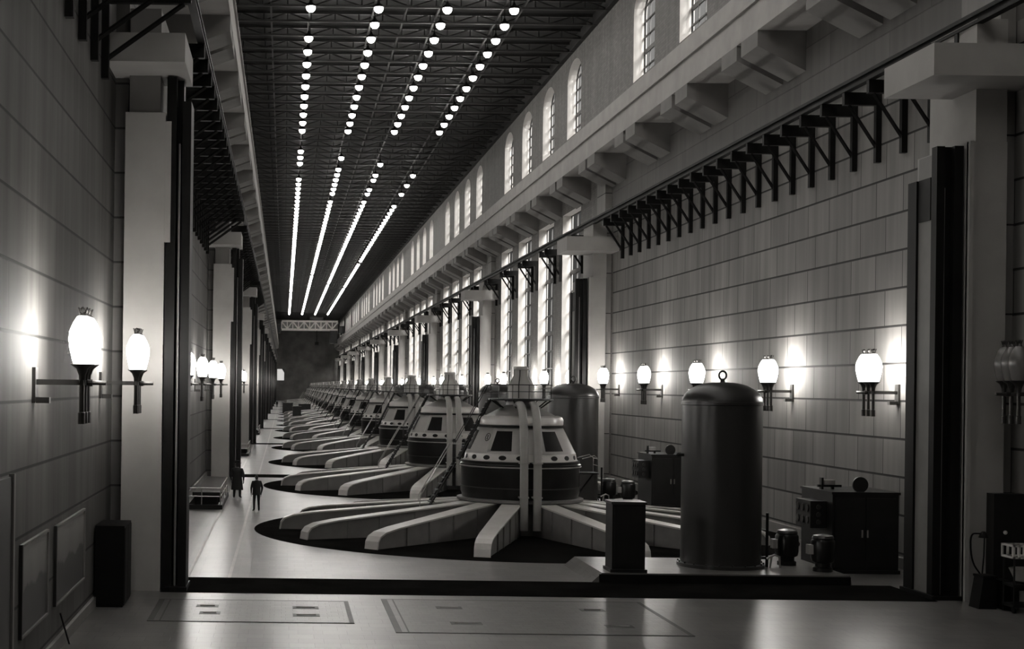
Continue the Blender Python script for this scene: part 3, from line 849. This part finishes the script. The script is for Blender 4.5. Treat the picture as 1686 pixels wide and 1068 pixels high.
# ------------------------------------------------------------------ floor hatches
for nm, x0, x1, y0, y1, pads, lab in (
    ('floor_hatch', -3.4, 1.85, 37.1, 40.9, [(-2.3, -1.7, 39.7), (-2.15, -1.6, 38.5), (.3, 1.0, 39.6), (.3, 1.0, 38.3)], 'smaller tiled floor hatch with lifting recesses, by the left pillar'),
    ('floor_hatch', 2.8, 10.1, 35.8, 41.4, [(4.2, 4.9, 39.9), (4.3, 5.1, 37.3), (8.1, 8.75, 39.8), (8.2, 8.9, 37.1)], 'larger tiled floor hatch with lifting recesses, in mid floor')):
    r_ = tag(link(nm, None, None, (0, 0, 0)), lab, 'floor hatch', 'floor hatches in the near floor')
    link('cover', MB().box(x0 + .1, x1 - .1, y0 + .07, y1 - .07, 0, .012, 'hatch').mesh('cover', 0), r_)
    f = MB()
    for a in ((x0, x1, y0, y0 + .07), (x0, x1, y1 - .07, y1), (x0, x0 + .16, y0 + .07, y1 - .07), (x1 - .12, x1, y0 + .07, y1 - .07)): f.box(a[0], a[1], a[2], a[3], 0, .014, 'hatch_rim')
    f.box(x0 + .3, x0 + .34, y0 + .1, y1 - .1, 0, .015, 'hatch_rim')
    link('rim', f.mesh('rim', 0), r_)
    for xa, xb, yy in pads:
        q = MB().box(xa, xb, yy - .22, yy + .22, .0, .016, 'hatch_pad'); q.tube([(xa + .1, yy, .03), (xb - .1, yy, .03)], .012, 'steel', 5)
        link('lifting_recess', q.mesh('lifting_recess', 0), r_)

# ------------------------------------------------------------------ stairwells by the left wall
SW = Kind('stairwell_guard')
x0, x1, L = -4.85, -2.9, 8.5
b = MB(); b.box(x0, x1, 0, .22, 0, .22, 'dark'); b.box(x1 - .22, x1, .22, L, 0, .22, 'dark'); b.box(x0, x1 - .22, L - .22, L, 0, .22, 'dark')
SW.part('kerb', b, 'dark low kerb')
SW.part('panel', MB().box(-4.25, -3.15, .35, .45, .2, .62, 'black'), 'black kick panel')
b = MB()
for x in (x0 + .1, -3.9, x1 - .1): b.tube([(x, .1, .2), (x, .1, 1.02)], .03, 'steel', 6)
for i in range(1, 5): b.tube([(x1 - .1, .1 + (L - .3) * i / 4, .2), (x1 - .1, .1 + (L - .3) * i / 4, 1.02)], .03, 'steel', 6)
for z in (.62, 1.02): b.tube([(x0 + .1, .1, z), (x1 - .1, .1, z), (x1 - .1, L - .2, z)], .03, 'steel', 6)
SW.part('handrail', b, 'pale steel handrail')
b = MB()
for i in range(10): b.box(x0 + .15, x1 - .25, L - .3 - .7 * (i + 1), L - .3 - .7 * i, .0, .012 + .0 * i, 'steel_floor')
SW.part('tread_plate', b)
for k in range(3):
    SW.place((0, 70.4 + BAY * k, 0), 'railed stairwell opening by the left wall, %s from the near end' % nth(k + 1), 'stairwell rail', 'stairwells along the left wall', parts=k < 2)

# dark machines left standing in the far aisle
for n_, (x, y, w_, d_, h, lab) in enumerate(((2.3, 262, 1.5, 2.2, 2.2, 'dark machine case in the far aisle, nearest of three'), (.8, 313, 2.2, 2.5, 2.2, 'dark machine case in the far aisle, left of the other two'), (4.4, 314, 2.6, 2.4, 2.0, 'dark machine case in the far aisle, farther right of three'))):
    r_ = tag(link('machine_case', None, None, (x, y, 0)), lab, 'machine case', 'machine cases in the far aisle')
    link('body', MB().box(-w_ / 2, w_ / 2, -d_ / 2, d_ / 2, .1, h, 'dark').mesh('body', 0), r_)
    link('lid', MB().box(-w_ / 2 - .06, w_ / 2 + .06, -d_ / 2 - .06, d_ / 2 + .06, h, h + .1, 'dark').mesh('lid', 0), r_)
    link('skid', MB().box(-w_ / 2 + .1, w_ / 2 - .1, -d_ / 2, d_ / 2, 0, .1, 'black').mesh('skid', 0), r_)

# ------------------------------------------------------------------ right-hand corner
r_ = tag(link('switchboard', None, None, (20.35, 42.0, 0)), 'dark switchboard panel at the right edge against the pillar', 'switchboard')
link('body', MB().box(0, .93, 0, .45, .06, 3.15, 'dark').mesh('body', 0), r_)
link('base', MB().box(.02, .91, .02, .43, 0, .08, 'black').mesh('base', 0), r_)
link('pilot_lamp', MB().ball((.32, -.03, 2.05), .06, 'white', 10, 6).mesh('pilot_lamp'), r_)
r_ = tag(link('utility_trolley', None, None, (20.0, 40.15, 0)), 'small trolley with white slatted tray at the right edge', 'trolley')
b = MB()
for z in (1.5, 1.82): b.box(0, 1.1, 0, .05, z, z + .05, 'white'); b.box(0, 1.1, .65, .7, z, z + .05, 'white'); b.box(0, .05, 0, .7, z, z + .05, 'white'); b.box(1.05, 1.1, 0, .7, z, z + .05, 'white')
for i in range(8): b.box(i * .15, i * .15 + .05, 0, .05, 1.5, 1.87, 'white'); b.box(i * .15, i * .15 + .05, .65, .7, 1.5, 1.87, 'white')
link('slatted_tray', b.mesh('slatted_tray', 0), r_)['label'] = 'white slatted upper tray'
link('bowl', MB().lathe([(.0, .82), (.3, .86), (.42, 1.12), (.46, 1.2), (.42, 1.2), (0, .95)], 24, 'grey', (.55, .35, 0)).mesh('bowl'), r_)['label'] = 'pale bowl below the tray'
b = MB()
for x in (.06, 1.04):
    for y in (.06, .64): b.tube([(x, y, .12), (x, y, 1.5)], .025, 'dark', 6)
b.box(.03, 1.07, .03, .67, .72, .8, 'dark'); b.box(.03, 1.07, .03, .67, .16, .24, 'dark')
link('stand', b.mesh('stand', 0), r_)
for x in (.06, 1.04):
    for y in (.06, .64):
        link('wheel', MB().prism([(y + .08 * math.cos(t * PI / 6), .08 + .08 * math.sin(t * PI / 6)) for t in range(12)], x - .025, x + .025, 'x', 'black').mesh('wheel', 0), r_)
for x, y, w_, h, tl, lab in ((19.45, 40.95, .5, .92, .14, 'low dark crate with sloped lid in front of the right pillar'), (20.08, 40.95, .26, .8, 0, 'small dark crate between the sloped crate and the trolley')):
    r_ = tag(link('crate', None, None, (x, y, 0)), lab, 'crate', 'dark crates by the right pillar')
    link('body', MB().hexa([(0, 0, 0), (w_, 0, 0), (w_, .6, 0), (0, .6, 0)], [(tl, .04, h - .06), (w_, .04, h - .06), (w_, .6, h - .06), (tl, .6, h - .06)], 'black').mesh('body', 0), r_)
    link('lid', MB().box(tl - .02, w_ + .02, .0, .62, h - .06, h, 'black').mesh('lid', 0), r_)
r_ = tag(link('gooseneck_lamp', None, None, (19.98, 41.9, 0)), 'thin dark gooseneck work lamp standing behind the low crates', 'lamp')
link('base', MB().lathe([(.15, 0), (.15, .04), (.03, .08), (.03, .85), (0, .85)], 12, 'black').mesh('base'), r_)
link('neck', MB().tube(bend([(0, 0, .8), (-.3, 0, 1.2), (-.36, 0, 2.02), (-.05, 0, 2.02)]), .024, 'black', 6).add(MB().tube([(0, 0, .8), (.05, 0, 1.4), (.06, 0, 1.95)], .02, 'black', 6)).mesh('neck'), r_)
link('lamp_shade', MB().lathe([(.14, 0), (.1, .12), (.04, .18), (0, .18)], 12, 'black', (.03, 0, 1.9)).mesh('lamp_shade'), r_)

# ------------------------------------------------------------------ people
def person(loc, rz, h, label, group, coat, hat):
    V, R, E = [], [], []
    def p(co, r): V.append(co); R.append(r); return len(V) - 1
    def e(*ids): E.extend(zip(ids, ids[1:]))
    pel = p((0, 0, .95), (.165, .115)); sp_ = p((0, 0, 1.12), (.155, .105)); ch = p((0, .0, 1.33), (.175, .115)); nb = p((0, -.01, 1.47), (.085, .08)); nk = p((0, 0, 1.54), (.056, .058))
    hd = p((0, .015, 1.62), (.072, .085)); ht = p((0, .01, 1.70), (.078, .095)); tp = p((0, 0, 1.765), (.05, .06))
    e(pel, sp_, ch, nb, nk, hd, ht, tp)
    ns = p((0, .115, 1.645), (.013, .013)); e(hd, ns)
    for s in (-1, 1):
        er = p((s * .088, -.005, 1.65), (.012, .02)); e(hd, er)
        sh_ = p((s * .19, -.01, 1.42), (.075, .075)); el = p((s * .27, -.04, 1.14), (.052, .052)); wr = p((s * .25, .04, .90), (.034, .03)); pa = p((s * .245, .06, .83), (.038, .02))
        e(ch, sh_, el, wr, pa)
        for i, (dx, ln) in enumerate(((-.026, .07), (-.009, .085), (.009, .08), (.026, .062))):
            f1 = p((s * .245 + dx * .3, .06 + dx, .79), (.0095, .0095)); f2 = p((s * .24 + dx * .3, .075 + dx, .79 - ln * .55), (.009, .009)); f3 = p((s * .228 + dx * .3, .085 + dx, .79 - ln), (.008, .008))
            e(pa, f1, f2, f3)
        t1 = p((s * .232, .105, .83), (.011, .011)); t2 = p((s * .222, .12, .79), (.009, .009)); e(pa, t1, t2)
        hp = p((s * .095, 0, .86), (.1, .1)); kn = p((s * .11, .02, .5), (.068, .068)); an = p((s * .12, -.02, .1), (.048, .05)); to = p((s * .15, .13, .045), (.042, .035))
        e(pel, hp, kn, an, to)
    me = bpy.data.meshes.new('body_cage'); me.from_pydata(V, E, [])
    o = bpy.data.objects.new('body_cage', me); C.objects.link(o)
    sk = o.modifiers.new('skin', 'SKIN'); sk.use_smooth_shade = True
    for i, d in enumerate(me.skin_vertices[0].data): d.radius = R[i] if isinstance(R[i], tuple) else (R[i], R[i]); d.use_root = (i == 0)
    ss = o.modifiers.new('sub', 'SUBSURF'); ss.levels = 2; ss.render_levels = 2
    dg = bpy.context.evaluated_depsgraph_get()
    bm_ = bpy.data.meshes.new_from_object(o.evaluated_get(dg)); bm_.name = 'body'
    bpy.data.objects.remove(o)
    bm_.materials.clear()
    for m_ in ('suit', 'skin', 'hair', 'shoe'): bm_.materials.append(M[m_])
    for f in bm_.polygons:
        c = f.center; i = 0
        if c.z > 1.5: i = 2 if (c.z > 1.7 or (c.y < .03 and c.z > 1.53)) else 1
        elif c.z < .88 and abs(c.x) > .19: i = 1
        elif c.z < .1: i = 3
        f.material_index = i; f.use_smooth = True
    root = tag(link('person', None, None, loc, rz), label, 'person', group)
    root.scale = (h / 1.8 * (1.22 if coat else 1), h / 1.8 * (1.15 if coat else 1), h / 1.8)
    link('body', bm_, root)
    hem = .42 if coat else .8
    j = MB()
    sec = [(hem, .215 if not coat else .25, .16 if not coat else .19), (.95, .2, .145), (1.12, .19, .135), (1.3, .225, .15), (1.41, .215, .13), (1.47, .12, .1), (1.5, .085, .085)]
    n = 24; b0 = 0
    for z, rx, ry in sec:
        for q in range(n): j.v.append((rx * math.cos(2 * PI * q / n), ry * math.sin(2 * PI * q / n), z))
    for i in range(len(sec) - 1):
        for q in range(n): j.f.append((i * n + q, i * n + (q + 1) % n, (i + 1) * n + (q + 1) % n, (i + 1) * n + q)); j.m.append('suit')
    link('coat' if coat else 'jacket', j.mesh('jacket', 60), root)
    if hat:
        link('hat', MB().lathe([(.17, 1.715), (.17, 1.73), (.105, 1.735), (.1, 1.84), (.06, 1.86), (0, 1.85)], 20, 'suit').mesh('hat'), root)
person((-1.25, 69.6, 0), .25, 1.78, 'person in dark suit standing on the bright aisle floor', None, False, False)
person((-2.42, 77.5, 0), -.2, 1.95, 'person in long dark coat and hat beside the second left column', None, True, True)
person((-1.9, 400, 0), 0, 1.8, 'tiny person in dark suit walking far down the aisle', None, False, False)

# ------------------------------------------------------------------ daylight, camera, colour
sun = bpy.data.lights.new('sun', 'SUN'); sun.energy = 8; sun.angle = math.radians(16); sun.color = (1, .98, .94)
so = bpy.data.objects.new('sun', sun); C.objects.link(so)
so.rotation_euler = Vector((-.135, 1, -.3)).to_track_quat('-Z', 'Y').to_euler()
wd_ = bpy.data.worlds.new('sky'); sc.world = wd_; wd_.use_nodes = True
wd_.node_tree.nodes['Background'].inputs[0].default_value = (1, .98, .95, 1)
wd_.node_tree.nodes['Background'].inputs[1].default_value = .05

cam = bpy.data.cameras.new('camera'); co = bpy.data.objects.new('camera', cam); C.objects.link(co)
co.location = (0, 0, 6); co.rotation_euler = (PI / 2, -.0125, 0)
cam.sensor_width = 36; cam.sensor_fit = 'HORIZONTAL'; cam.lens = 36 * 2417 / 1686
cam.shift_x = (843 - 468) / 1686; cam.shift_y = 100 / 1686
cam.clip_end = 2000
sc.camera = co
sc.view_settings.view_transform = 'Standard'; sc.view_settings.look = 'None'; sc.view_settings.gamma = 1
sc.view_settings.use_curve_mapping = False
sc.view_settings.exposure = .38
sc.cycles.use_denoising = True
sc.cycles.max_bounces = 6; sc.cycles.diffuse_bounces = 4; sc.cycles.glossy_bounces = 3
sc.cycles.sample_clamp_indirect = 3; sc.cycles.sample_clamp_direct = 14
